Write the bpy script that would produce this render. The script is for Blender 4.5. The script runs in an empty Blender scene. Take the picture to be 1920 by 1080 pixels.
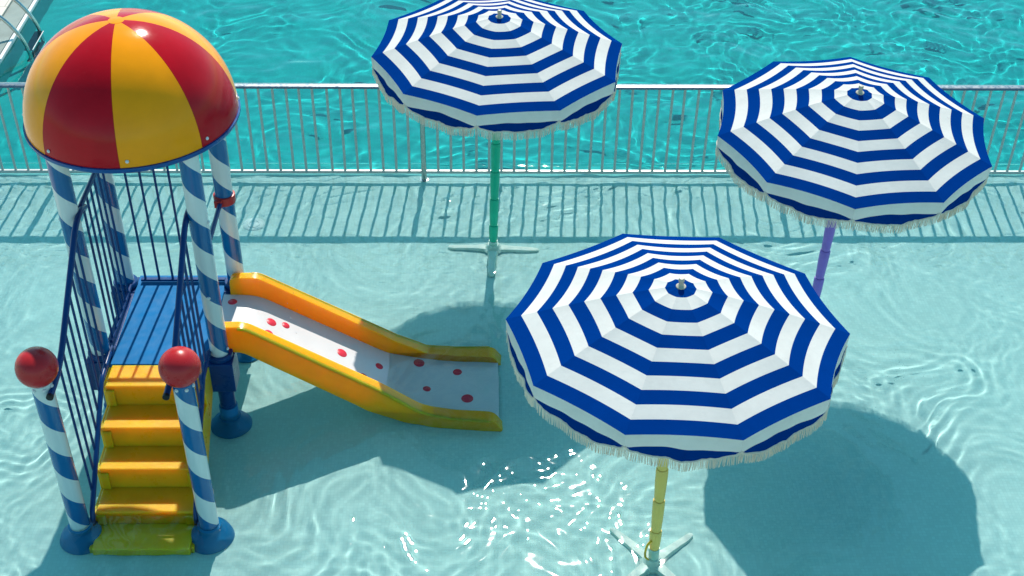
import bpy, bmesh, math, random
import numpy as np
from mathutils import Vector, Matrix
random.seed(7)
S = bpy.context.scene
COL = S.collection
R_ = math.radians

# ------------------------------------------------------------------ camera
cam = bpy.data.objects.new('camera', bpy.data.cameras.new('camera'))
COL.objects.link(cam); S.camera = cam
foc, pitch, yaw, roll, CH = 2463.67, R_(37.761), R_(1.6387), R_(.96534), 6.7224
cam.data.sensor_width = 36; cam.data.lens = foc / 1920 * 36
cam.data.clip_start = .1; cam.data.clip_end = 400
F = Vector((math.sin(yaw) * math.cos(pitch), math.cos(yaw) * math.cos(pitch), -math.sin(pitch)))
Rt = Vector((math.cos(yaw), -math.sin(yaw), 0)); Up = Rt.cross(F)
R2 = Rt * math.cos(roll) + Up * math.sin(roll); U2 = -Rt * math.sin(roll) + Up * math.cos(roll)
M = Matrix((R2, U2, -F)).transposed().to_4x4(); M.translation = (0, 0, CH)
cam.matrix_world = M

# ------------------------------------------------------------------ sky, sun, exposure
EL, AZ = R_(47.3), R_(4.3)
w = bpy.data.worlds.new('World'); S.world = w; w.use_nodes = True
nt = w.node_tree
sk = nt.nodes.new('ShaderNodeTexSky'); sk.sky_type = 'NISHITA'; sk.sun_disc = False
sk.sun_elevation = EL; sk.sun_rotation = AZ; sk.altitude = 100
sk.air_density = 1.0; sk.dust_density = .3; sk.ozone_density = 2.0
tnt = nt.nodes.new('ShaderNodeMix'); tnt.data_type = 'RGBA'; tnt.blend_type = 'MULTIPLY'; tnt.inputs[0].default_value = 1
nt.links.new(sk.outputs[0], tnt.inputs[6]); tnt.inputs[7].default_value = (.52, 1.02, .93, 1)
nt.links.new(tnt.outputs[2], nt.nodes['Background'].inputs[0])
nt.nodes['Background'].inputs[1].default_value = .15
Ld = bpy.data.lights.new('sun', 'SUN'); Ld.energy = 4.6; Ld.angle = R_(.53); Ld.color = (1, .93, .83)
sun = bpy.data.objects.new('sun', Ld); COL.objects.link(sun)
D = Vector((math.sin(AZ) * math.cos(EL), math.cos(AZ) * math.cos(EL), math.sin(EL)))
sun.rotation_euler = D.to_track_quat('Z', 'Y').to_euler(); sun.location = D * 30
Ld.cycles.is_caustics_light = True
vs = S.view_settings
vs.view_transform = 'Standard'; vs.look = 'None'; vs.gamma = 1; vs.exposure = .40; vs.use_curve_mapping = False
S.cycles.max_bounces = 10; S.cycles.transmission_bounces = 8
S.cycles.sample_clamp_indirect = 4
S.cycles.use_denoising = True

# ------------------------------------------------------------------ materials
def newmat(n):
    m = bpy.data.materials.new(n); m.use_nodes = True
    return m, m.node_tree, m.node_tree.nodes['Principled BSDF']
def N(nt, t, **k):
    n = nt.nodes.new(t)
    for a, v in k.items(): setattr(n, a, v)
    return n
def mix(nt, fac, a, b, blend='MIX'):
    m = N(nt, 'ShaderNodeMix', data_type='RGBA', blend_type=blend)
    for i, v in ((0, fac), (6, a), (7, b)):
        if hasattr(v, 'links') or hasattr(v, 'is_linked'): nt.links.new(v, m.inputs[i])
        else: m.inputs[i].default_value = v if i == 0 else (*v, 1)
    return m.outputs[2]
def math_(nt, op, a, b=None):
    m = N(nt, 'ShaderNodeMath', operation=op)
    for i, v in enumerate((a, b)):
        if v is None: continue
        if hasattr(v, 'is_linked'): nt.links.new(v, m.inputs[i])
        else: m.inputs[i].default_value = v
    return m.outputs[0]
def noise(nt, scale, detail=4, coord='Object', rough=.6, stretch=None):
    tc = N(nt, 'ShaderNodeTexCoord'); t = N(nt, 'ShaderNodeTexNoise')
    t.inputs['Scale'].default_value = scale; t.inputs['Detail'].default_value = detail
    t.inputs['Roughness'].default_value = rough
    src = tc.outputs[coord]
    if stretch:
        mp = N(nt, 'ShaderNodeMapping'); mp.inputs['Scale'].default_value = stretch
        nt.links.new(src, mp.inputs[0]); src = mp.outputs[0]
    nt.links.new(src, t.inputs[0]); return t.outputs[0]
def ramp(nt, fac, a, b):
    m = N(nt, 'ShaderNodeMapRange'); m.inputs[1].default_value = a; m.inputs[2].default_value = b
    nt.links.new(fac, m.inputs[0]); return m.outputs[0]
def bump(nt, b, h, strength, dist=.002):
    n = N(nt, 'ShaderNodeBump'); n.inputs['Strength'].default_value = strength; n.inputs['Distance'].default_value = dist
    nt.links.new(h, n.inputs['Height']); nt.links.new(n.outputs[0], b.inputs['Normal'])
def plastic(n, c, rough=.3, var=.12, dirt=None, coat=0., wear=.35, sss=0., spec=.3):
    m, nt, b = newmat(n)
    b.inputs['Specular IOR Level'].default_value = spec
    if sss:
        b.inputs['Subsurface Weight'].default_value = sss; b.inputs['Subsurface Radius'].default_value = (1, .36, .04); b.inputs['Subsurface Scale'].default_value = .13
    f = ramp(nt, noise(nt, 5, 5), .3, .75)
    dark = tuple(x * (1 - var * 1.6) for x in c)
    col = mix(nt, f, c, dark)
    f2 = ramp(nt, noise(nt, 45, 3), .58, .75)
    col = mix(nt, math_(nt, 'MULTIPLY', f2, wear), col, tuple(min(1, x * .85 + .006) for x in c))
    nt.links.new(col, b.inputs['Base Color'])
    r = ramp(nt, noise(nt, 12, 4), .2, .9)
    mr = N(nt, 'ShaderNodeMapRange'); mr.inputs[3].default_value = rough * .7; mr.inputs[4].default_value = rough * 1.5
    nt.links.new(r, mr.inputs[0]); nt.links.new(mr.outputs[0], b.inputs['Roughness'])
    b.inputs['Coat Weight'].default_value = coat; b.inputs['Coat Roughness'].default_value = .06
    bump(nt, b, noise(nt, 9, 3), .25, .004)
    return m
M_RED = plastic('red_gelcoat', (.48, .004, .012), .13, .12, spec=.17, wear=.7)
M_DYEL = plastic('yellow_gelcoat', (.95, .31, .004), .13, .08, spec=.17)
M_BALL = plastic('red_ball_plastic', (.50, .018, .022), .28, .15)
M_SLIDE = plastic('slide_yellow', (.95, .38, .008), .2, .08, sss=.9)
M_STAIR = plastic('stair_yellow', (.95, .41, .010), .3, .12, sss=.9)
M_LEMON = plastic('stair_yellow_water_tinted', (.95, .56, .02), .35, .12, sss=.6)  # stair yellow shifted to lemon: the water's effect on the light painted in
M_CHUTE = plastic('chute_white', (.64, .63, .64), .22, .05)
M_DOT = plastic('dot_red', (.72, .035, .07), .3, .2)
M_BLUE = plastic('blue_metal', (.003, .075, .27), .28, .1)
M_RAIL = plastic('railing_blue', (.002, .042, .17), .3, .12)
M_DECK = plastic('deck_blue', (.001, .15, .38), .65, .12, wear=.8, spec=.15)
M_CONE = plastic('cone_blue', (.004, .17, .40), .45, .1)
M_CAP = plastic('black_cap', (.01, .01, .012), .4)
M_BOLT = plastic('white_bolt', (.7, .7, .7), .3)
M_CLAMP = plastic('red_clamp', (.45, .03, .03), .35)
M_WOOD = plastic('beige_finial', (.58, .50, .40), .35, .2)
M_BASE = plastic('umbrella_base_grey', (.66, .76, .70), .5, .1)
M_GREEN = plastic('pole_green', (.008, .50, .30), .33, .15)
M_PURPLE = plastic('pole_purple', (.30, .17, .62), .4, .15)
M_YPOLE = plastic('pole_yellow', (.96, .62, .15), .45, .1)
M_STRAP = plastic('strap_yellow', (.8, .45, .02), .5)
M_CLEAR = plastic('pale_sleeve', (.55, .80, .70), .35)
M_LIP = plastic('white_lip', (.76, .76, .74), .4)
M_GRATE = plastic('grate_white', (.36, .42, .38), .5, .2)
M_STONE = plastic('paving_cream', (.66, .62, .54), .7, .1)
M_DARK = plastic('ladder_tread_dark', (.03, .035, .035), .3)
M_DRAIN = plastic('drain_pale', (.50, .66, .66), .5)

def metal(n, c, rough, m_=1.):
    m, nt, b = newmat(n)
    b.inputs['Metallic'].default_value = m_
    f = ramp(nt, noise(nt, 30, 5), .3, .8)
    nt.links.new(mix(nt, f, c, tuple(x * .7 for x in c)), b.inputs['Base Color'])
    mr = N(nt, 'ShaderNodeMapRange'); mr.inputs[3].default_value = rough * .7; mr.inputs[4].default_value = rough * 1.5
    nt.links.new(f, mr.inputs[0]); nt.links.new(mr.outputs[0], b.inputs['Roughness'])
    return m
M_STEEL = metal('brushed_steel', (.60, .59, .56), .22)
M_RAILM = metal('rail_steel', (.26, .29, .32), .30)
M_BAR = metal('fence_bar_steel', (.52, .54, .52), .40, .45)

def stripe_mat(n, pitch=.435, sgn=1):
    """white tube with one printed blue helix (object coordinates)"""
    m, nt, b = newmat(n)
    tc = N(nt, 'ShaderNodeTexCoord'); sp = N(nt, 'ShaderNodeSeparateXYZ'); nt.links.new(tc.outputs['Object'], sp.inputs[0])
    a = math_(nt, 'ARCTAN2', sp.outputs[1], sp.outputs[0])
    t = math_(nt, 'ADD', math_(nt, 'DIVIDE', sp.outputs[2], pitch), math_(nt, 'MULTIPLY', a, sgn / (2 * math.pi)))
    fr = math_(nt, 'FRACT', math_(nt, 'ADD', t, 50.))
    k = math_(nt, 'GREATER_THAN', fr, .5)
    f = ramp(nt, noise(nt, 18, 4, stretch=(1, 1, .12)), .35, .75)
    wht = mix(nt, f, (.66, .67, .66), (.56, .58, .57))
    blu = mix(nt, f, (.003, .115, .30), (.002, .085, .25))
    c = N(nt, 'ShaderNodeMix', data_type='RGBA'); nt.links.new(k, c.inputs[0]); nt.links.new(wht, c.inputs[6]); nt.links.new(blu, c.inputs[7])
    nt.links.new(c.outputs[2], b.inputs['Base Color'])
    b.inputs['Roughness'].default_value = .22; b.inputs['Coat Weight'].default_value = .3; b.inputs['Coat Roughness'].default_value = .08
    bump(nt, b, noise(nt, 14, 3), .2, .003)
    return m
M_STRIPE = stripe_mat('striped_post')

def fabric(n, c, trans):
    m = bpy.data.materials.new(n); m.use_nodes = True; nt = m.node_tree; nt.nodes.clear()
    out = N(nt, 'ShaderNodeOutputMaterial'); df = N(nt, 'ShaderNodeBsdfDiffuse'); tr = N(nt, 'ShaderNodeBsdfTranslucent')
    gl = N(nt, 'ShaderNodeBsdfGlossy'); gl.inputs['Roughness'].default_value = .55
    f = ramp(nt, noise(nt, 3.2, 6), .35, .8)
    f2 = ramp(nt, noise(nt, 24, 5), .5, .8)
    dk = tuple(x * .86 for x in c)
    col = mix(nt, f, c, dk)
    col = mix(nt, math_(nt, 'MULTIPLY', f2, .3), col, tuple(x * .78 for x in c))
    nt.links.new(col, df.inputs[0]); nt.links.new(col, tr.inputs[0])
    wv = noise(nt, 420, 2, rough=.5)
    cr = noise(nt, 7, 4, stretch=(1, 1, 1))
    h = math_(nt, 'ADD', math_(nt, 'MULTIPLY', wv, .15), cr)
    bp = N(nt, 'ShaderNodeBump'); bp.inputs['Strength'].default_value = .35; bp.inputs['Distance'].default_value = .012
    nt.links.new(h, bp.inputs['Height']); nt.links.new(bp.outputs[0], df.inputs['Normal'])
    m1 = N(nt, 'ShaderNodeMixShader'); m1.inputs[0].default_value = trans
    nt.links.new(df.outputs[0], m1.inputs[1]); nt.links.new(tr.outputs[0], m1.inputs[2])
    m2 = N(nt, 'ShaderNodeMixShader'); m2.inputs[0].default_value = .0
    nt.links.new(m1.outputs[0], m2.inputs[1]); nt.links.new(gl.outputs[0], m2.inputs[2])
    nt.links.new(m2.outputs[0], out.inputs[0]); return m
M_FBLUE = fabric('canvas_blue', (.0004, .034, .205), .08)
M_FWHITE = fabric('canvas_white', (.68, .66, .63), .14)
M_VWHITE = fabric('valance_white', (.88, .86, .81), .45)
M_FRINGE = fabric('fringe_cotton', (.92, .82, .70), .35)

def tile_mat(n, c, grout, size, mottled=.1):
    m, nt, b = newmat(n)
    tc = N(nt, 'ShaderNodeTexCoord'); br = N(nt, 'ShaderNodeTexBrick'); br.offset = 0; br.squash = 1
    br.inputs['Scale'].default_value = 1; br.inputs['Brick Width'].default_value = size; br.inputs['Row Height'].default_value = size
    br.inputs['Mortar Size'].default_value = size * .07; br.inputs['Mortar Smooth'].default_value = .3
    br.inputs['Color1'].default_value = (*c, 1); br.inputs['Color2'].default_value = (*[x * .90 for x in c], 1); br.inputs['Mortar'].default_value = (*grout, 1)
    nt.links.new(tc.outputs['Object'], br.inputs[0])
    f = ramp(nt, noise(nt, 1.1, 6), .35, .75)
    col = mix(nt, math_(nt, 'MULTIPLY', f, mottled), br.outputs[0], tuple(x * .62 for x in c))
    f2 = ramp(nt, noise(nt, 60, 2), .72, .78)
    col = mix(nt, math_(nt, 'MULTIPLY', f2, .35), col, (.25, .25, .2))
    nt.links.new(col, b.inputs['Base Color']); b.inputs['Roughness'].default_value = .6
    b.inputs['Specular IOR Level'].default_value = .2
    return m
M_TILE = tile_mat('shallow_mosaic', (.38, .60, .58), (.325, .53, .515), .025, .25)
M_DEEP = tile_mat('deep_mosaic', (.02, .40, .39), (.018, .355, .35), .03, .25)
M_WALLT = tile_mat('divider_mosaic', (.39, .61, .59), (.32, .52, .51), .025, .3)

def water_mat(n, tint, rough):
    m = bpy.data.materials.new(n); m.use_nodes = True; nt = m.node_tree; nt.nodes.clear()
    out = N(nt, 'ShaderNodeOutputMaterial'); mx = N(nt, 'ShaderNodeMixShader'); fr = N(nt, 'ShaderNodeFresnel'); fr.inputs[0].default_value = 1.333
    rf = N(nt, 'ShaderNodeBsdfRefraction'); rf.inputs['IOR'].default_value = 1.333; rf.inputs['Roughness'].default_value = 0
    rf.inputs[0].default_value = (*tint, 1)
    gl = N(nt, 'ShaderNodeBsdfGlossy'); gl.inputs['Roughness'].default_value = rough
    # light mirrored back down inside the water has crossed the water twice more: it loses red
    ge = N(nt, 'ShaderNodeNewGeometry'); nt.links.new(mix(nt, ge.outputs['Backfacing'], (1, 1, 1), (.62, 1, 1)), gl.inputs[0])
    nt.links.new(fr.outputs[0], mx.inputs[0]); nt.links.new(rf.outputs[0], mx.inputs[1]); nt.links.new(gl.outputs[0], mx.inputs[2])
    nt.links.new(mx.outputs[0], out.inputs[0]); return m
M_WATER = water_mat('shallow_water', (.97, 1.0, 1.0), .02)
M_WATERD = water_mat('deep_water', (.42, .94, .95), .03)

# ------------------------------------------------------------------ mesh helpers
class MB:
    def __init__(s): s.v = []; s.f = []; s.mi = []
    def add(s, v, f, mi=0):
        o = len(s.v); s.v += [tuple(p) for p in v]; s.f += [tuple(i + o for i in q) for q in f]; s.mi += [mi] * len(f); return s
    def box(s, a, b, mi=0):
        x0, y0, z0 = a; x1, y1, z1 = b
        v = [(x, y, z) for z in (z0, z1) for y in (y0, y1) for x in (x0, x1)]
        return s.add(v, [(0, 2, 3, 1), (4, 5, 7, 6), (0, 1, 5, 4), (2, 6, 7, 3), (0, 4, 6, 2), (1, 3, 7, 5)], mi)
    def lathe(s, prof, seg=24, c=(0, 0, 0), mi=0, a0=0., a1=2 * math.pi):
        full = abs(a1 - a0 - 2 * math.pi) < 1e-6; n = seg if full else seg + 1; v = []; f = []
        for r, z in prof:
            for i in range(n):
                a = a0 + (a1 - a0) * i / seg; v.append((c[0] + r * math.cos(a), c[1] + r * math.sin(a), c[2] + z))
        for j in range(len(prof) - 1):
            for i in range(seg):
                k = (i + 1) % n if full else i + 1
                f.append((j * n + i, j * n + k, (j + 1) * n + k, (j + 1) * n + i))
        return s.add(v, f, mi)
    def tube(s, pts, r, seg=10, mi=0, caps=True, r1=None):
        P = [Vector(p) for p in pts]; n = len(P); v = []; f = []
        t0 = (P[1] - P[0]).normalized(); ref = Vector((0, 0, 1)) if abs(t0.z) < .9 else Vector((1, 0, 0))
        u = t0.cross(ref).normalized()
        for i, p in enumerate(P):
            t = ((P[min(i + 1, n - 1)] - p).normalized() if i < n - 1 else Vector()) + ((p - P[i - 1]).normalized() if i > 0 else Vector())
            t.normalize(); u = (u - t * u.dot(t)).normalized(); q = t.cross(u)
            rr = r if r1 is None else r + (r1 - r) * i / (n - 1)
            sc = 1.
            if 0 < i < n - 1: sc = 1 / max(.6, t.dot((P[i + 1] - p).normalized()))
            for k in range(seg):
                a = 2 * math.pi * k / seg; v.append(p + (u * math.cos(a) + q * math.sin(a)) * rr * (sc ** .5))
        for i in range(n - 1):
            for k in range(seg):
                l = (k + 1) % seg; f.append((i * seg + k, i * seg + l, (i + 1) * seg + l, (i + 1) * seg + k))
        if caps: f.append(tuple(range(seg - 1, -1, -1))); f.append(tuple((n - 1) * seg + k for k in range(seg)))
        return s.add(v, f, mi)
    def prism_y(s, poly, y0, y1, mi=0):
        n = len(poly); v = [(x, y0, z) for x, z in poly] + [(x, y1, z) for x, z in poly]
        f = [tuple(range(n)), tuple(range(2 * n - 1, n - 1, -1))] + [(i, i + n, (i + 1) % n + n, (i + 1) % n) for i in range(n)]
        return s.add(v, f, mi)
    def prism_x(s, poly, x0, x1, mi=0):
        n = len(poly); v = [(x0, y, z) for y, z in poly] + [(x1, y, z) for y, z in poly]
        f = [tuple(range(n)), tuple(range(2 * n - 1, n - 1, -1))] + [(i, i + n, (i + 1) % n + n, (i + 1) % n) for i in range(n)]
        return s.add(v, f, mi)
    def mesh(s, name, mats, smooth=True, ang=38, fix=True):
        me = bpy.data.meshes.new(name); me.from_pydata(s.v, [], s.f)
        for m in (mats if isinstance(mats, (list, tuple)) else [mats]): me.materials.append(m)
        if any(s.mi): me.polygons.foreach_set('material_index', s.mi)
        if fix:
            bm = bmesh.new(); bm.from_mesh(me); bmesh.ops.recalc_face_normals(bm, faces=bm.faces); bm.to_mesh(me); bm.free()
        me.update()
        if smooth: me.shade_smooth(); me.set_sharp_from_angle(angle=R_(ang))
        return me
def link(name, me, parent=None, loc=None, mw=None, receiver=True):
    o = bpy.data.objects.new(name, me); COL.objects.link(o)
    if parent: o.parent = parent
    if mw is not None: o.matrix_local = mw
    elif loc is not None: o.location = loc
    if receiver: o.cycles.is_caustics_receiver = True
    return o
def part(name, mb, mats, parent=None, bevel=0, seg=2, loc=None, mw=None, **k):
    o = link(name, mb.mesh(name, mats, **k), parent, loc, mw)
    if bevel:
        b = o.modifiers.new('bevel', 'BEVEL'); b.width = bevel; b.segments = seg; b.limit_method = 'ANGLE'; b.angle_limit = R_(35)
        b.harden_normals = False
        o.data.shade_smooth()
        w_ = o.modifiers.new('wn', 'WEIGHTED_NORMAL'); w_.keep_sharp = False
    return o
def tag(o, label=None, cat=None, group=None, kind=None):
    for k, v in (('label', label), ('category', cat), ('group', group), ('kind', kind)):
        if v: o[k] = v
    return o
def empty(name, loc): 
    o = bpy.data.objects.new(name, None); COL.objects.link(o); o.location = loc; o.empty_display_size = .1; return o
def rounded(pts, r=.05, n=4):
    P = [Vector(p) for p in pts]; out = [P[0]]
    for i in range(1, len(P) - 1):
        a, b, c = P[i - 1], P[i], P[i + 1]; ra = min(r, (a - b).length * .45); rc = min(r, (c - b).length * .45)
        p0 = b + (a - b).normalized() * ra; p1 = b + (c - b).normalized() * rc
        for k in range(n + 1):
            t = k / n; out.append(p0 * (1 - t) ** 2 + b * 2 * t * (1 - t) + p1 * t * t)
    return out + [P[-1]]
def cyl_mesh(name, r, z0, z1, mat, seg=16, ch=.004):
    return MB().lathe([(0, z0), (r - ch, z0), (r, z0 + ch), (r, z1 - ch), (r - ch, z1), (0, z1)], seg).mesh(name, mat)
def zfl(y): return -.145 - .025 * (10 - y)      # floor of the paddling pool

FY, WY = 10.436, 10.60                                           # line of the fence
# ------------------------------------------------------------------ setting
def slab(name, a, b, m): return tag(part(name, MB().box(a, b), m, smooth=False), kind='structure')
def ground_mat():
    m, nt, b = newmat('paving')
    tc = N(nt, 'ShaderNodeTexCoord'); br = N(nt, 'ShaderNodeTexBrick'); br.offset = .5
    br.inputs['Scale'].default_value = 1; br.inputs['Brick Width'].default_value = .6; br.inputs['Row Height'].default_value = .6
    br.inputs['Mortar Size'].default_value = .006
    br.inputs['Color1'].default_value = (.62, .56, .48, 1); br.inputs['Color2'].default_value = (.58, .53, .46, 1); br.inputs['Mortar'].default_value = (.35, .31, .27, 1)
    nt.links.new(tc.outputs['Object'], br.inputs[0])
    nt.links.new(mix(nt, ramp(nt, noise(nt, 3, 6), .4, .8), br.outputs[0], (.5, .46, .4)), b.inputs['Base Color']); b.inputs['Roughness'].default_value = .75
    return m
M_PAVE = ground_mat()
PX0, PX1, PYN, PYF = -5.10, 8.6, 1.2, 22.
DZ = .06; DEEP = -.50
slab('ground', (-120, -120, -2.2), (120, 160, -1.95), M_PAVE)
part_w = tag(part('pool_deck', MB().box((-40, -20, -1.9), (PX0 - .27, 60, DZ)), M_PAVE, smooth=False), kind='structure')
slab('pool_deck', (PX1 + .04, -20, -1.9), (40, 60, DZ), M_PAVE)
slab('pool_deck', (PX0 - .268, -20, -1.9), (PX1 + .038, PYN - .04, DZ), M_PAVE)
slab('pool_deck', (PX0 - .268, PYF + .04, -1.9), (PX1 + .038, 60, DZ), M_PAVE)
# floors and walls
g = MB()
ys = [PYN, 9.92, 10.02, 10.16, 10.402]; zs = [zfl(PYN), zfl(9.92), -.144, -.126, -.122]
for i in range(4):
    g.add([(PX0, ys[i], zs[i]), (PX1, ys[i], zs[i]), (PX1, ys[i + 1], zs[i + 1]), (PX0, ys[i + 1], zs[i + 1])], [(0, 1, 2, 3)])
tag(part('paddling_pool_floor', g, M_TILE, fix=False), kind='structure')
slab('dividing_wall', (PX0, 10.4025, -1.6), (PX1, 10.545, -.12), M_WALLT)
slab('deep_pool_floor', (PX0 - .1, 10.547, -.9), (PX1, PYF, DEEP), M_DEEP)
slab('pool_wall', (PX0 - .26, PYN, -1.44), (PX0 - .002, PYF, -.03), M_DEEP)
slab('pool_wall', (PX1 + .002, PYN, -1.44), (PX1 + .036, PYF, .04), M_WALLT)
slab('pool_wall', (PX0, PYF + .002, -1.44), (PX1, PYF + .038, .04), M_DEEP)
slab('pool_wall', (PX0, PYN - .038, -1.44), (PX1, PYN - .002, .04), M_WALLT)
# overflow channel grating along the pool edge: lip and slats
gr = empty('overflow_channel', (PX0 - .14, 13, -.03)); tag(gr, 'white overflow grating of thin slats along the deep pool edge', 'grating')
part('lip', MB().box((.10, -2.4, .004), (.139, 8.9, .068)), M_LIP, gr, bevel=.008)
part('channel', MB().box((-.126, -2.4, .0), (.098, 8.9, .02)), M_DARK, gr, smooth=False)
sl = MB(); y = -2.38
while y < 8.8:
    sl.box((-.122, y, .05), (.096, y + .019, .07)); y += .0265
tag(part('slat', sl, M_GRATE, gr, smooth=False), kind='stuff')

# ------------------------------------------------------------------ water
rng = np.random.default_rng(11)
class Wav:
    def __init__(s, n, l0, l1, amp, power, spread=None, main=0.):
        s.c = []
        for i in range(n):
            lam = math.exp(rng.uniform(math.log(l0), math.log(l1))); a = rng.uniform(0, 2 * math.pi) if spread is None else main + rng.normal() * spread
            k = 2 * math.pi / lam; A = amp * lam ** power / math.sqrt(n); s.c.append((A * k if False else A, k * math.cos(a), k * math.sin(a), rng.uniform(0, 6.28)))
    def __call__(s, X, Y):
        Z = np.zeros_like(X)
        for A, kx, ky, p in s.c: Z += A * np.sin(kx * X + ky * Y + p)
        return Z
warpx, warpy, modul, modul2 = Wav(8, .7, 2.4, .10, 1), Wav(8, .7, 2.4, .10, 1), Wav(8, 1., 4., .5, .3), Wav(8, .6, 2., .6, .3)
big, mid, fine, tiny = Wav(14, .7, 2.2, .0020, 1.3), Wav(26, .22, .7, .0085, 1.5, .9, 1.2), Wav(36, .085, .26, .016, 1.55), Wav(36, .05, .10, .03, 1.7)
def blob(X, Y, x, y, r): return np.exp(-((X - x) ** 2 + (Y - y) ** 2) / r ** 2)
def rings(X, Y, x, y, lam, A, L, r0=0, wob=0.):
    dx, dy = X - x, Y - y; r = np.sqrt(dx * dx + dy * dy) + wob * np.sin(3 * np.arctan2(dy, dx) + x) + .6 * wob * np.sin(7 * np.arctan2(dy, dx) + y)
    env = np.exp(-((r - r0) / L) ** 2) if r0 else np.exp(-r / L)
    return A * env * np.cos(2 * math.pi * r / lam)
drips = [(rng.uniform(-3, 3.6), rng.uniform(5, 9.6)) for _ in range(16)] + [(-.62, 6.75), (-.3, 6.6), (-.7, 6.45), (-1.1, 8.35), (.05, 7.9), (-.05, 8.6), (1.35, 6.2), (-3.3, 8.1), (-.85, 8.2)]
ridge_sets = []
for i_ in range(7):
    lam = rng.uniform(.55, 1.25); a = math.pi / 2 + rng.normal() * .55; k = 2 * math.pi / lam
    ridge_sets.append((k * math.cos(a), k * math.sin(a), rng.uniform(0, 6.28), rng.uniform(.08, .15), rng.uniform(.0015, .0028), Wav(7, 1.0, 3.0, 1.1, .2), Wav(6, .5, 1.8, .16, 1), Wav(10, .18, .5, .05, 1)))
def ridges(X, Y):
    Z = np.zeros_like(X)
    for kx, ky, p, e, a, md, wx, wf in ridge_sets:
        u = .5 * (kx * (X + wx(Y, X)) + ky * (Y + wx(X, Y) * 1.2 + wf(X, Y))) + p
        Z -= a * np.clip(md(X, Y) + .45, 0, 1.2) * np.sqrt(e * e + np.sin(u) ** 2)
    return Z
def shallow(X, Y):
    Xw = X + warpx(X, Y); Yw = Y + warpy(X, Y)
    act = .42 + .25 * np.clip(modul(X, Y) * 2.2, -1, 1)
    ag = .75 * blob(X, Y, 1.75, 6.25, .62) + .95 * blob(X, Y, -.6, 5.9, 1.2) + 1.4 * blob(X, Y, 3.1, 7.72, .42) + .8 * blob(X, Y, 3.55, 7.2, .45) + 1.0 * np.exp(-((Y - 10.3) / .28) ** 2) + .75 * np.exp(-((Y - 9.85) / .5) ** 2) + .8 * blob(X, Y, -3.4, 7.2, .5) + .7 * blob(X, Y, 3.0, 10.2, 1.4) + .5*blob(X,Y,.1,9.0,.5)
    ag = np.minimum(ag, 1.1)
    Z = big(X, Y) + mid(Xw, Yw) * (.55 + .35 * act + .45 * ag) + fine(Xw, Yw) * (.62 + .6 * act + .95 * ag) + tiny(Xw, Yw) * (.07 + .16 * blob(X, Y, .1, 5.9, 1.3) + .22 * ag ** 1.5 + .85 * blob(X, Y, 3.02, 7.80, .42) * np.clip(.7 + 2 * modul2(X * 2, Y * 2), 0, 1.5))
    Z += ridges(X, Y) * 1.1
    Z += rings(X + .6 * warpx(X, Y), Y + .6 * warpy(X, Y), 3.08, 7.72, .125, .0013, .24, .62, .015) * (.5 + 2 * np.abs(modul2(X, Y))) * np.clip((X - 3.0) * 1.3 - (Y - 7.6) * .9, 0, 1) + rings(X, Y, -3.38, 7.28, .085, .0011, .16, .34, .03)
    Z += rings(X, Y, -.72, 6.35, .05, .00012, .12)
    Z += rings(X, Y, .1, 9.30, .07, .0007, .2) + rings(X, Y, 1.145, 5.85, .07, .0006, .2) + rings(X, Y, -1.88, 7.18, .07, .0005, .2)
    for i, (x, y) in enumerate(drips): Z += rings(X, Y, x, y, .045, .00016, .06)
    return Z * np.clip((WY - Y) / .02, 0, 1)
dbig, dmid, dfine, dtiny = Wav(16, .8, 2.6, .0045, 1.2), Wav(36, .28, .8, .010, 1.45), Wav(60, .11, .30, .026, 1.5), Wav(40, .06, .12, .05, 1.7)
def deep(X, Y):
    Xw = X + warpx(X, Y) * 1.3; Yw = Y + warpy(X, Y) * 1.3
    act = np.clip(.75 + .5 * modul2(X, Y), .3, 1.3) * np.clip((X - PX0) / 1.1 + .12, .12, 1)
    Z = dbig(X, Y) + 1.0 * dmid(Xw, Yw) * act + 2.6 * ridges(X * .9 + 3, Y * .9) * np.clip((X - PX0) / .8 - .1, 0, 1) + dfine(Xw, Yw) * act * (.9 + .6 * np.clip((X + 1) / 5, 0, 1)) + dtiny(Xw, Yw) * act * (.35 + 1.3 * np.clip((X + 1.) / 4, 0, 1))
    return Z * np.clip((Y - WY) / .03, 0, 1)
def water(name, xs, ys, zf, mt):
    X, Y = np.meshgrid(xs, ys); Z = zf(X, Y); ny, nx = X.shape
    me = bpy.data.meshes.new(name); me.vertices.add(nx * ny); me.vertices.foreach_set('co', np.stack([X, Y, Z], -1).ravel())
    i = np.arange(nx * ny).reshape(ny, nx); q = np.stack([i[:-1, :-1], i[:-1, 1:], i[1:, 1:], i[1:, :-1]], -1).reshape(-1, 4)
    me.loops.add(q.size); me.loops.foreach_set('vertex_index', q.ravel().astype(np.int32))
    me.polygons.add(len(q)); me.polygons.foreach_set('loop_start', (np.arange(len(q)) * 4).astype(np.int32))
    me.update(calc_edges=True); me.shade_smooth(); me.materials.append(mt)
    o = bpy.data.objects.new(name, me); COL.objects.link(o); o.cycles.is_caustics_caster = True
    return tag(o, kind='structure')
def axis(a, b, fa, fb, fine_, coarse):
    """coordinates from a to b, fine between fa and fb"""
    out = list(np.arange(a, fa, coarse)) + list(np.arange(fa, fb, fine_)) + list(np.arange(fb, b, coarse)) + [b]
    return np.array(sorted(set(round(x, 5) for x in out)))
water('paddling_pool_water', axis(PX0, PX1, -4.7, 4.9, .016, .04), axis(PYN, WY, 4.6, WY, .016, .04), shallow, M_WATER)
water('deep_pool_water', axis(PX0, PX1, PX0, 6.4, .03, .06), axis(WY, PYF, WY, 15.2, .03, .07), deep, M_WATERD)

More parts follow.
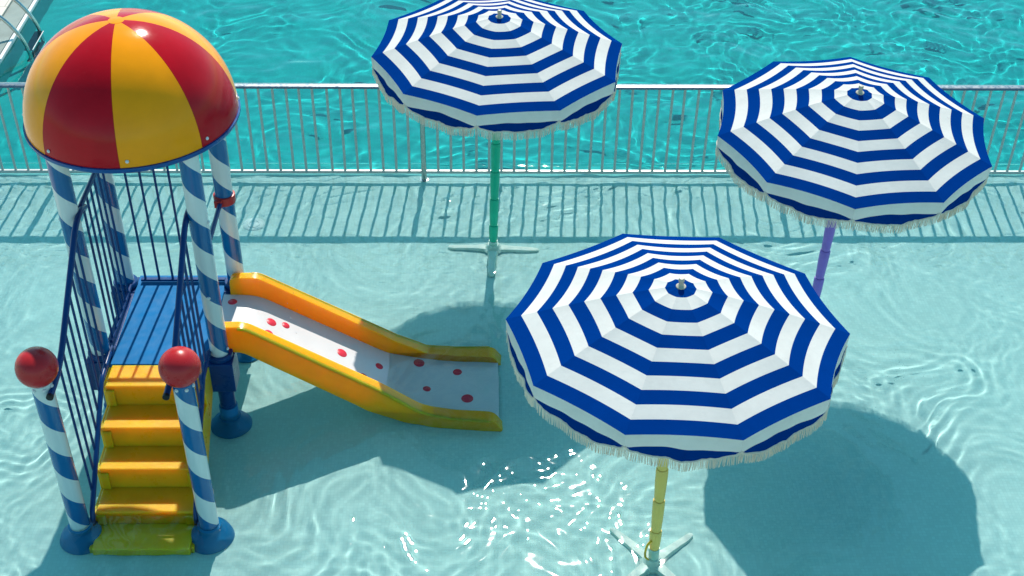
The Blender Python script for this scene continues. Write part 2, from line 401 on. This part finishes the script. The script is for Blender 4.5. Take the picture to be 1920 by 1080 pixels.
# ------------------------------------------------------------------ drain
dr = empty('floor_drain', (-2.05, 9.72, zfl(9.72))); tag(dr, 'round pale drain cover set in the shallow floor behind the play tower', 'drain cover')
part('cover', MB().lathe([(0, .012), (.075, .012), (.095, .006), (.10, 0)], 28), M_DRAIN, dr)
part('ring', MB().lathe([(.042, .012), (.044, .018), (.056, .018), (.058, .012)], 24), M_DRAIN, dr)

# ------------------------------------------------------------------ fence
fz = .925
fe = empty('pool_fence', (-.547, FY, -.12)); tag(fe, 'steel barrier of thin upright bars between the deep pool and the shallow pool', 'fence')
X0, X1 = -6.9, 8.45
def L(p): return (p[0] + .547, p[1] - FY, p[2] + .12)
g = MB().tube([L((PX0 + .03, FY, fz)), L((X1, FY, fz))], 1, 20)
zc = fz + .12; g.v = [(x, y * .046, zc + (z - zc) * .016) for x, y, z in g.v]
part('top_rail', g, M_RAILM, fe)
part('bottom_rail', MB().box(L((PX0 + .03, FY - .014, .004)), L((X1, FY + .014, .034))), M_BAR, fe, bevel=.004)
barm = MB().tube([(0, 0, .15), (0, 0, fz + .11)], .0122, 8).mesh('bar', M_BAR)
postm = MB().lathe([(.045, 0), (.045, .006), (.025, .008), (.0245, fz + .108)], 14).mesh('post', M_STEEL)
posts = [-3.96, -.547, 2.80, 6.20]
for x in posts: link('post', postm, fe, (x + .547, 0, 0))
bars = [-.681 - .1203 * k for k in range(27)] + [-4.106 - .1203 * k for k in range(8)] + [-.41 + .1183 * k for k in range(27)] + [2.935 + .12 * k for k in range(27)] + [6.33 + .12 * k for k in range(18)]
for x in bars:
    o = link('bar', barm, fe, (x + .547 + random.uniform(-.002, .002), 0, 0)); o.rotation_euler = (random.uniform(-.003, .003), random.uniform(-.006, .006), 0)

# ------------------------------------------------------------------ ladder at the deep pool
la = empty('pool_ladder', (-4.90, 13.1, -.6)); tag(la, 'pair of bent steel grab rails entering the deep pool at its left edge', 'ladder')
def Ll(p): return (p[0] + 4.90, p[1] - 13.1, p[2] + .6)
for yy in (13.33, 12.87):
    pts = [(-5.95, yy, .06), (-5.95, yy, .62), (-5.78, yy, .74), (-5.55, yy, .72), (-5.075, yy, .366), (-4.957, yy, .19), (-4.90, yy, .05), (-4.885, yy, -.12), (-4.885, yy, -1.1)]
    part('handrail', MB().tube([Ll(p) for p in rounded(pts, .10, 5)], .021, 12), M_STEEL, la)
for z in (-.015, -.31, -.60, -.89):
    st = part('tread', MB().box((-.045, -.222, z + .585), (.045, .222, z + .612)), M_DARK, la, bevel=.006)
    part('tread_edge', MB().box((.046, -.222, z + .590), (.054, .222, z + .618)), M_LIP, st, smooth=False)

# ------------------------------------------------------------------ umbrellas
HR, HA = 1.8715, .292
NB = 11
def umbrella(bx, by, phi, tx, ty, sect_mat, label, extra=None, arm_rot=0., arm_len=1.):
    zb = zfl(by); root = empty('beach_umbrella', (bx, by, zb)); tag(root, label, 'umbrella', 'striped umbrellas standing in the paddling pool')
    n = Vector((tx, ty, 1)).normalized(); e1 = Vector((0, 1, 0)).cross(n).normalized(); e2 = n.cross(e1)
    T = Matrix((e1, e2, n)).transposed().to_4x4(); T.translation = (0, 0, -zb)
    rs = random.Random(int(bx * 100))
    NU = 14
    for k in range(10):
        a0 = phi + 36 * k; sag = .018 + rs.uniform(-.006, .010)
        rib0, rib1 = rs.uniform(-.006, .006), 0
        def P(u, t, lift=0):
            # u across 0..1, t radial 0..1
            s_ = 4 * u * (1 - u); ca0, sa0, ca1, sa1 = math.cos(R_(a0)), math.sin(R_(a0)), math.cos(R_(a0 + 36)), math.sin(R_(a0 + 36))
            x = (ca0 * (1 - u) + ca1 * u) * t; y = (sa0 * (1 - u) + sa1 * u) * t
            f = 1 - s_ * (sag * t + .045 * t * (1 - t))
            z = HA * (1 - t ** 1.22) - .014 * s_ * t * (1 - t) * 2 + lift
            return (x * f, y * f, HR + z)
        g = MB(); rows = []
        ts = []
        for b in range(NB):
            ts += [b / NB + (j / 3) / NB for j in range(3)]
        ts.append(1.)
        v = [P(i / NU, max(t, .012)) for t in ts for i in range(NU + 1)]; fcs = []; 
        for j in range(len(ts) - 1):
            for i in range(NU):
                q = j * (NU + 1) + i; g.f.append((q, q + 1, q + NU + 2, q + NU + 1)); g.mi.append(0 if (j // 3) % 2 == 0 else 1)
        g.v = v
        pn = part('canopy_panel', g, [M_FBLUE, M_FWHITE], root, mw=T, ang=60, fix=False)
        # valance
        g = MB(); NV = 28
        depth = lambda u: .088 + .080 * (max(0, math.sin(math.pi * u)) ** .5) + wob[int(u * NV)]
        wob = [rs.uniform(-.004, .004) for _ in range(NV + 1)]; wob = [wob[i] for i in range(NV + 1)]
        ph1, ph2 = rs.uniform(0, 6), rs.uniform(0, 6)
        def V(u, d):
            x, y, z = P(u, 1.); dd = d / .16; s_ = math.sin(math.pi * u)
            r = math.hypot(x, y); out = .020 * s_ * dd - .012 * dd + .010 * dd * s_ * math.sin(9 * u + ph1) + .006 * dd * s_ * math.sin(21 * u + ph2)
            return (x * (1 + out / r), y * (1 + out / r), z - d)
        rowsd = [0, .25, .5, .75, 1.]
        for i in range(NV + 1):
            u = i / NV; db = depth(u); d1 = min(.098 - .010 * math.sin(math.pi * u) + .006 * math.sin(7 * u + ph2), db - .001)
            ds = [0, d1 * .5, d1, d1 + (db - d1) * .5, db]
            g.v += [V(u, d) for d in ds]
        for i in range(NV):
            for j in range(4):
                q = i * 5 + j; g.f.append((q, q + 1, q + 6, q + 5)); g.mi.append(1 if j < 2 else 0)
        va = part('valance', g, [M_FBLUE, M_VWHITE], pn, ang=70, fix=False)
        # fringe: a braid and hanging strands
        g = MB(); NS = 104
        br = [V(i / NV, depth(i / NV)) for i in range(NV + 1)]
        g.tube(br, .006, 5)
        for i in range(NS):
            u = (i + .5) / NS; ui = u * NV; a = int(ui); fr = ui - a; b0, b1 = Vector(br[a]), Vector(br[min(a + 1, NV)])
            p = b0.lerp(b1, fr); ln = .070 + rs.uniform(-.005, .004); rad = Vector((p.x, p.y, 0)).normalized(); tn = Vector((-rad.y, rad.x, 0))
            sw = rs.uniform(-.006, .006) + .006 * math.sin(u * 25 + ph1); ou = rs.uniform(-.004, .004)
            q = p + Vector((0, 0, -ln)) + tn * sw + rad * ou; m_ = p.lerp(q, .5) + tn * rs.uniform(-.002, .002)
            wv = .0024
            for s0, s1, w0, w1 in ((p, m_, wv, wv), (m_, q, wv, wv * .8)):
                vv = []
                for c_, ww in ((s0, w0), (s1, w1)):
                    vv += [c_ + tn * ww, c_ - tn * ww * .5 + rad * ww * .87, c_ - tn * ww * .5 - rad * ww * .87]
                g.add(vv, [(0, 1, 4, 3), (1, 2, 5, 4), (2, 0, 3, 5)])
        tag(part('fringe', g, M_FRINGE, pn, smooth=False, fix=False), kind='stuff')
        rb = MB().tube([P(0, t, -.016) for t in (.05, .3, .5, .7, .98)], .005, 6)
        part('rib', rb, M_BAR, root, mw=T)
        p0, p1 = Vector((.03 * math.cos(R_(a0)), .03 * math.sin(R_(a0)), HR - .12)), Vector(P(0, .52, -.02))
        part('strut', MB().tube([p0, p1], .004, 6), M_BAR, root, mw=T)
    # finial
    fn = part('finial', MB().lathe([(0, .006), (.026, .006), (.030, .010), (.029, .016), (.018, .022), (.0145, .028), (.0145, .046), (.0175, .050), (.0175, .064), (.013, .070), (0, .071)], 20, (0, 0, HR + HA - .015)), M_WOOD, root, mw=T)
    part('pole', MB().lathe([(0, -.10), (.019, -.10), (.019, HR + HA - .03), (0, HR + HA - .03)], 14), M_STEEL, root, mw=T)
    # sleeves: tapering sections like bamboo
    z = .004; first = True; h = .28
    while z < HR - .05:
        z1 = min(z + (.17 if first else h), HR - .04); r = .0405
        prof = [(.0, z), (.031, z), (.0335, z + .006), (.0345, z + .02), (.0395, z + (z1 - z) * .55), (r, z1 - .03), (.0395, z1 - .008), (.036, z1 - .002), (0, z1 - .002)]
        part('pole_sleeve', MB().lathe(prof, 20), sect_mat, root, mw=T); z = z1; first = False
    part('sleeve_end', MB().lathe([(0, -.135), (.030, -.135), (.036, -.12), (.037, .003), (0, .003)], 20), M_CLEAR, root, mw=T)
    # base
    part('base_hub', MB().lathe([(0, .002), (.085, .002), (.088, .03), (.07, .055), (.055, .075), (.05, .11), (.038, .112), (0, .112)], 24), M_BASE, root)
    for k in range(4):
        prof = [(.045, .05, .055), (.12, .038, .050), (.24, .032, .042), (.34, .030, .034), (.385, .024, .028), (.40, .010, .020)]
        g = MB(); 
        for x, hw, hz in prof: g.v += [(x, -hw, .003), (x, -hw * .8, hz), (x, 0, hz + .006), (x, hw * .8, hz), (x, hw, .003)]
        for i in range(len(prof) - 1):
            for j in range(4): q = i * 5 + j; g.f.append((q, q + 1, q + 6, q + 5))
        e = (len(prof) - 1) * 5; g.f.append((e, e + 1, e + 2, e + 3, e + 4)); g.mi = [0] * len(g.f)
        part('base_arm', g, M_BASE, root, mw=Matrix.Rotation(R_(arm_rot + 90 * k), 4, 'Z') @ Matrix.Diagonal((arm_len, 1, 1, 1)), ang=50)
    if extra == 'strap':
        pts = [(-.03, -.03, .10), (-.055, -.035, .07), (-.065, -.035, .0), (-.062, -.035, -.08), (-.04, -.03, -.12)]
        part('strap', MB().tube(rounded(pts, .03, 3), .008, 8), M_STRAP, root, mw=T)
    return root
umbrella(.0960, 9.3506, 44.36, .0175, -.0191, M_GREEN, 'blue and white striped umbrella on a green pole, nearest the fence', arm_rot=-3)
umbrella(2.6687, 8.2487, 78.81, .0008, -.0494, M_PURPLE, 'blue and white striped umbrella on a purple pole at the right', arm_rot=45, arm_len=.82)
umbrella(1.1451, 5.8436, 103.44, -.0063, .0270, M_YPOLE, 'blue and white striped umbrella on a pale yellow pole, largest in the foreground', 'strap', arm_rot=40)

# ------------------------------------------------------------------ play tower
TX, TY = -2.30, 7.60; TZ = zfl(TY)
tw = empty('play_tower', (TX, TY, TZ)); tag(tw, 'water play tower with red and yellow dome, striped posts, yellow stairs and slide', 'play structure')
def W(name, mb, mats, parent=None, **k):
    """part given in world coordinates under the tower"""
    mb.v = [(x - TX, y - TY, z - TZ) for x, y, z in mb.v]
    return part(name, mb, mats, parent or tw, **k)
# dome
RD, ZD, HD = .685, 2.30, .665
dome = W('dome_rim', MB().lathe([(RD - .05, ZD - .035), (RD + .004, ZD - .035), (RD + .012, ZD - .02), (RD + .012, ZD - .003), (RD - .05, ZD - .003)], 72, (TX, TY, 0)), M_BLUE)
for k in range(8):
    a0 = -84.7 + 45 * k; g = MB(); prof = []
    for j in range(21):
        t = j / 20 * math.pi / 2; prof.append((max(RD * math.cos(t) ** .96, .001), ZD + HD * math.sin(t) ** 1.0))
    g.lathe(prof, 10, (TX, TY, 0), 0, R_(a0 + .05), R_(a0 + 44.95))
    g.lathe([(RD - .012, ZD + .0), (RD - .014, ZD + .05), (RD * .90, ZD + HD * .36), (RD * .6, ZD + HD * .76)], 10, (TX, TY, 0), 0, R_(a0 + .05), R_(a0 + 44.95))
    W('dome_panel', g, M_DYEL if k % 2 == 0 else M_RED, dome, ang=60, fix=False)
    g = MB().lathe([(0, .010), (.006, .009), (.011, .004), (.012, 0)], 10)
    Ma = Matrix.Rotation(R_(a0 + 4), 4, 'Z') @ Matrix.Translation((RD + .001, 0, ZD + .045 - TZ)) @ Matrix.Rotation(R_(82), 4, 'Y')
    part('bolt', g, M_BOLT, dome, mw=Ma)
W('dome_cap', MB().lathe([(0, ZD + HD + .0025), (.03, ZD + HD + .002), (.050, ZD + HD - .0005), (.052, ZD + HD - .004)], 24, (TX, TY, 0)), M_DYEL, dome)

PR = .0655
def helix_post(x, y, z0, z1, phase, name='post', tag_part=None):
    m = MB().lathe([(0, z0), (PR - .004, z0), (PR, z0 + .004), (PR, z1 - .004), (PR - .004, z1), (0, z1)], 36)
    o = part(name, m, M_STRIPE, tw, mw=Matrix.Translation((x - TX, y - TY, -TZ)) @ Matrix.Rotation(phase, 4, 'Z'))
    return o
def cone(x, y, parent):
    z = zfl(y)
    m = MB().lathe([(.0, -.06), (.078, -.06), (.080, -.068), (.080, -.085), (.084, -.095), (.115, -.125), (.138, -.165), (.152, z + .02), (.155, z + .002), (0, z + .002)], 36, (x, y, 0))
    W('base_cone', m, M_CONE, None, fix=True)
def bolt_at(p, d, parent=None, r=.013):
    q = Vector(d).normalized().to_track_quat('Z', 'Y').to_matrix().to_4x4()
    q.translation = Vector(p) - Vector((TX, TY, TZ))
    part('bolt', MB().lathe([(0, r * .9), (r * .6, r * .8), (r * .95, r * .35), (r, 0)], 10), M_BOLT, tw, mw=q)
DK = .55
corner = {'FL': (-2.725, 7.20), 'FR': (-1.876, 7.18), 'BL': (-2.725, 8.02), 'BR': (-1.880, 8.02)}
phase = {'FL': 4.5, 'FR': 5.0, 'BL': 2.1, 'BR': 1.2}
for k, (x, y) in corner.items():
    helix_post(x, y, DK, ZD - .03, phase[k])
    W('collar', MB().lathe([(.064, DK - .005), (.088, DK - .005), (.092, DK + .004), (.092, DK + .030), (.086, DK + .036), (.067, DK + .036)], 32, (x, y, 0)), M_RAIL)
    s = 1 if k[1] == 'R' else -1
    W('corner_box', MB().box((x - .098, y - .098, .285), (x + .098, y + .098, DK - .006)), M_RAIL, bevel=.006)
    W('leg_pipe', MB().lathe([(.058, -.06), (.058, .286)], 28, (x, y, 0)), M_RAIL)
    W('pipe_sleeve', MB().lathe([(.0585, .075), (.067, .073), (.069, .068), (.069, -.060)], 28, (x, y, 0)), M_CONE)
    cone(x, y, None)
# deck
W('deck', MB().box((-2.640, 7.085, DK - .09), (-1.965, 8.13, DK)), M_DECK, bevel=.006)
W('side_beam', MB().box((-2.725, 7.30, DK - .10), (-2.643, 7.92, DK - .012)), M_RAIL, bevel=.004)
W('side_beam', MB().box((-1.962, 7.30, DK - .10), (-1.90, 7.92, DK - .012)), M_RAIL, bevel=.004)
# railings on the deck
RZ = 1.775
tr = MB().tube(rounded([(-2.665, 7.235, RZ - .03), (-2.665, 7.26, RZ), (-2.665, 7.95, RZ)], .02), .0175, 10)
rl = W('side_railing', tr, M_RAIL)
W('bottom_bar', MB().box((-2.676, 7.28, DK + .035), (-2.656, 7.94, DK + .06)), M_RAIL, rl)
for i in range(6):
    y = 7.32 + .105 * i; W('bar', MB().tube([(-2.665, y, DK + .04), (-2.665, y, RZ)], .0095, 8), M_RAIL, rl)
tr = W('back_railing', MB().tube([(-2.66, 8.045, RZ), (-1.94, 8.045, RZ)], .0175, 10), M_RAIL)
W('bottom_bar', MB().box((-2.61, 8.03, DK + .015), (-1.97, 8.06, DK + .034)), M_RAIL, tr)
for i in range(6):
    x = -2.577 + .104 * i; W('bar', MB().tube([(x, 8.045, DK + .02), (x, 8.045, RZ)], .0095, 8), M_RAIL, tr)
for x in (-2.33, -2.12): bolt_at((x, 8.07, DK + .0), (0, 0, 1), r=.012)
# bar across the slide mouth with red clamps
gb = W('slide_bar', MB().tube([(-1.90, 8.00, 1.345), (-1.90, 7.20, 1.345)], .0175, 10), M_RAIL)
for y, zz in ((8.02, 1.345), (8.02, 1.93)):
    W('clamp', MB().lathe([(.0665, zz - .035), (.078, zz - .033), (.080, zz + .033), (.0665, zz + .035)], 24, (-1.88, y, 0)).box((-1.94, y - .10, zz - .03), (-1.885, y - .06, zz + .03)), M_CLAMP, gb, bevel=.004)
# stairs
SX0, SX1 = -2.625, -1.965
fronts = [(6.852, .55), (6.618, .375), (6.395, .20), (6.168, .022), (5.940, -.150)]
ZB = zfl(6.0) + .004
prev = 7.08
for i, (yf, z) in enumerate(fronts):
    yb = prev + (.0 if i == 0 else .035)
    lo = max(z - .175 - .02, ZB)
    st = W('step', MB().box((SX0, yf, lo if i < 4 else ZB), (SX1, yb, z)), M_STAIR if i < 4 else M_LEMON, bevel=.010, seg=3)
    if i > 0:
        # raised cheeks in both inner corners and the recessed riser above the tread
        for xa, xb in ((SX0 + .001, SX0 + .060), (SX1 - .060, SX1 - .001)):
            W('cheek', MB().box((xa, prev - .016, z - .01), (xb, prev + .02, z + .145)), M_STAIR, st, bevel=.006, seg=2)
    prev = yf
# side walls following the steps
prof = [(7.075, .53), (7.075, .30), (6.30, -.235), (5.96, -.235), (5.96, -.17), (6.18, -.17), (6.18, .0), (6.41, .0), (6.41, .18), (6.64, .18), (6.64, .355), (6.87, .355), (6.87, .53)]
for xa, xb in ((SX1 + .002, SX1 + .022), (SX0 - .022, SX0 - .002)):
    W('side_wall', MB().prism_x(prof, xa, xb), M_STAIR, smooth=False)
# stair posts with balls
for i, (x, y) in enumerate(((-2.722, 6.10), (-1.853, 6.10))):
    helix_post(x, y, -.05, 1.27, (2.6, 5.8)[i])
    cone(x, y, None)
    W('collar', MB().lathe([(.066, -.062), (.082, -.060), (.082, -.045), (.066, -.035)], 30, (x, y, 0)), M_CONE)
    W('ball', MB().lathe([(.128 * math.sin(t), 1.385 - .128 * math.cos(t)) for t in [math.pi * j / 28 for j in range(29)]], 40, (x, y, 0)), M_BALL)
    for a in (-60, -115, -10): 
        c, s = math.cos(R_(a)), math.sin(R_(a)); bolt_at((x + c * PR, y + s * PR, 1.245), (c, s, 0))
# stair railings
for side, x in ((0, -2.655), (1, -1.945)):
    pts = [(x, 7.32, 1.74), (x, 7.24, 1.775), (x, 7.08, 1.755), (x, 6.36, 1.285), (x, 6.20, 1.225), (x, 6.03, 1.215)] 
    hr = W('stair_railing', MB().tube(rounded(pts, .07, 4), .0205, 12), M_RAIL)
    W('end_cap', MB().tube([(x, 6.03, 1.215), (x, 6.008, 1.214)], .0225, 12), M_CAP, hr)
    xo = x; x = x + (.012 if side == 0 else -.0)
    sp = [(x, 7.14, .615), (x, 6.88, .60), (x, 6.165, .045), (x, 6.135, -.02), (x, 6.13, -.06)]
    W('stringer', MB().tube(rounded(sp, .03, 3), .0185, 10), M_RAIL, hr)
    W('end_cap', MB().tube([(x, 6.135, -.055), (x, 6.128, -.085)], .0195, 10), M_CAP, hr); x = xo
    for i in range(8):
        y = 6.27 + .108 * i
        zt = np.interp(y, [6.03, 6.20, 6.36, 7.08, 7.24], [1.215, 1.225, 1.285, 1.755, 1.775]); zb_ = np.interp(y, [6.165, 6.88, 7.14], [.045, .60, .615])
        W('bar', MB().tube([(x, y, zb_), (x, y, zt)], .0095, 8), M_RAIL, hr)
    xs = x + (-.03 if side == 0 else .03)
    W('bracket', MB().tube([(x, 6.12, 1.225), (x + (-.045 if side == 0 else .045), 6.11, 1.225)], .008, 8), M_BOLT, hr)
    W('bracket', MB().tube([(x, 7.22, 1.73), (x + (-.04 if side == 0 else .04), 7.21, 1.72)], .008, 8), M_BOLT, hr)
bolt_at((-2.725 - .02, 7.20 - PR + .002, 1.52), (-.2, -1, 0), r=.014); bolt_at((-1.876 + .0, 7.18 - PR + .002, 1.12), (0, -1, 0), r=.014)
bolt_at((-1.876 + PR, 7.18 - .01, 1.72), (1, -.1, 0), r=.012); bolt_at((-2.725 - PR, 7.20, 1.72), (-1, -.1, 0), r=.012)
bolt_at((-1.876 + .066, 7.15, DK + .09), (1, -.5, 0), r=.012)
# slide
chz = [(-1.955, .565), (-1.70, .560), (-.76, .0), (-.46, -.105), (-.25, -.142), (.125, -.150)]
def smooth_prof(p, r): return [(q[0], q[2]) for q in rounded([(a, 0, b) for a, b in p], r, 4)]
cp = smooth_prof(chz, .10)
low = [(x + (.02 if x < -.3 else 0), z - .035) for x, z in reversed(cp)]
def yend(x, ya, yb): return float(np.interp(x, [-1.9, -.95, .12], [ya, ya + (yb - ya) * .15, yb]))
def sheared(poly, ya, yb, dz=0):
    """prism between two outlines in y that change along x: ya, yb = (y at the top, y at the foot)"""
    g = MB().prism_y(poly, 0, 1)
    g.v = [(x, yend(x, *(ya if y < .5 else yb)), z + (dz if z > -.05 else 0)) for x, y, z in g.v]; return g
slide = W('slide_chute', sheared(cp + low, (7.29, 7.21), (7.868, 7.835)), M_CHUTE, ang=30)
topn = smooth_prof([(-1.905, .60), (-1.900, .775), (-1.69, .780), (-.72, .195), (-.46, .020), (-.22, -.045), (.085, -.050), (.150, -.195)], .05)
botn = smooth_prof([(.145, -.225), (-.36, -.225), (-.60, -.165), (-.90, .015), (-1.73, .545), (-1.905, .54)], .05)
topf = [(x, z - (.055 if z > .1 else .02 if z > -.02 else 0)) for x, z in topn]
def lip(g, poly, yv, off=-.012):
    pts = [(x, yend(x, *yv), z + off + (0)) for x, z in poly[6:-4]]
    return g.tube(pts, .012, 12)
W('slide_side', lip(sheared(topn + botn, (7.215, 7.10), (7.292, 7.212)), topn, (7.215, 7.10)), M_SLIDE, slide, bevel=.014, seg=3)
W('slide_side', lip(sheared(topf + botn, (7.866, 7.833), (7.935, 7.955)), topf, (7.935, 7.955)), M_SLIDE, slide, bevel=.014, seg=3)
dots = [(-1.877, 7.78, .035), (-1.575, 7.634, .040), (-1.477, 7.667, .032), (-1.577, 7.50, .036), (-1.069, 7.631, .042), (-.795, 7.661, .032), (-.899, 7.47, .036),
        (-.495, 7.79, .045), (-.195, 7.715, .035), (-.425, 7.50, .032), (-.115, 7.415, .046)]
dotm = MB().lathe([(0, .0022), (.92, .0022), (1, 0)], 20).mesh('dot', M_DOT)
cx = [a for a, b in cp]; cz = [b for a, b in cp]
for x, y, r in dots:
    y = min(y, 7.825)
    z = np.interp(x, cx, cz); sl_ = (np.interp(x + .02, cx, cz) - np.interp(x - .02, cx, cz)) / .04
    link('dot', dotm, slide, mw=Matrix.Translation((x - TX, y - TY, z - TZ + .0006)) @ Matrix.Rotation(-math.atan(sl_), 4, 'Y') @ Matrix.Diagonal((r, r, 1, 1)))

# a few drops falling from the dome and splashing
dp = MB(); rr = random.Random(4)
def drop(x, y, z, r, st=1.6):
    o = len(dp.v); dp.v += [(x, y, z + r * st), (x + r, y, z), (x, y + r, z), (x - r, y, z), (x, y - r, z), (x, y, z - r)]
    dp.f += [(o, o + 1, o + 2), (o, o + 2, o + 3), (o, o + 3, o + 4), (o, o + 4, o + 1), (o + 5, o + 2, o + 1), (o + 5, o + 3, o + 2), (o + 5, o + 4, o + 3), (o + 5, o + 1, o + 4)]; dp.mi += [0] * 8
for i in range(14): t = i / 14; drop(-1.55 + .25 * t + rr.uniform(-.01, .01), 7.35 + rr.uniform(-.02, .02), 2.25 - 2.1 * t, .0035)
for i in range(12): t = i / 12; drop(-1.50 + .12 * t + rr.uniform(-.01, .01), 7.75 + rr.uniform(-.02, .02), 2.25 - 1.9 * t, .0035)
for i in range(90):
    a, q = rr.uniform(0, 6.28), abs(rr.gauss(0, .3)); drop(3.25 + q * math.cos(a), 7.6 + q * math.sin(a), rr.uniform(.005, .12), rr.uniform(.002, .0045), 1)
m = bpy.data.materials.new('droplet'); m.use_nodes = True; b = m.node_tree.nodes['Principled BSDF']; b.inputs['Transmission Weight'].default_value = 1; b.inputs['IOR'].default_value = 1.333; b.inputs['Roughness'].default_value = .05
tag(part('water_drops', dp, m, ang=180), kind='stuff')
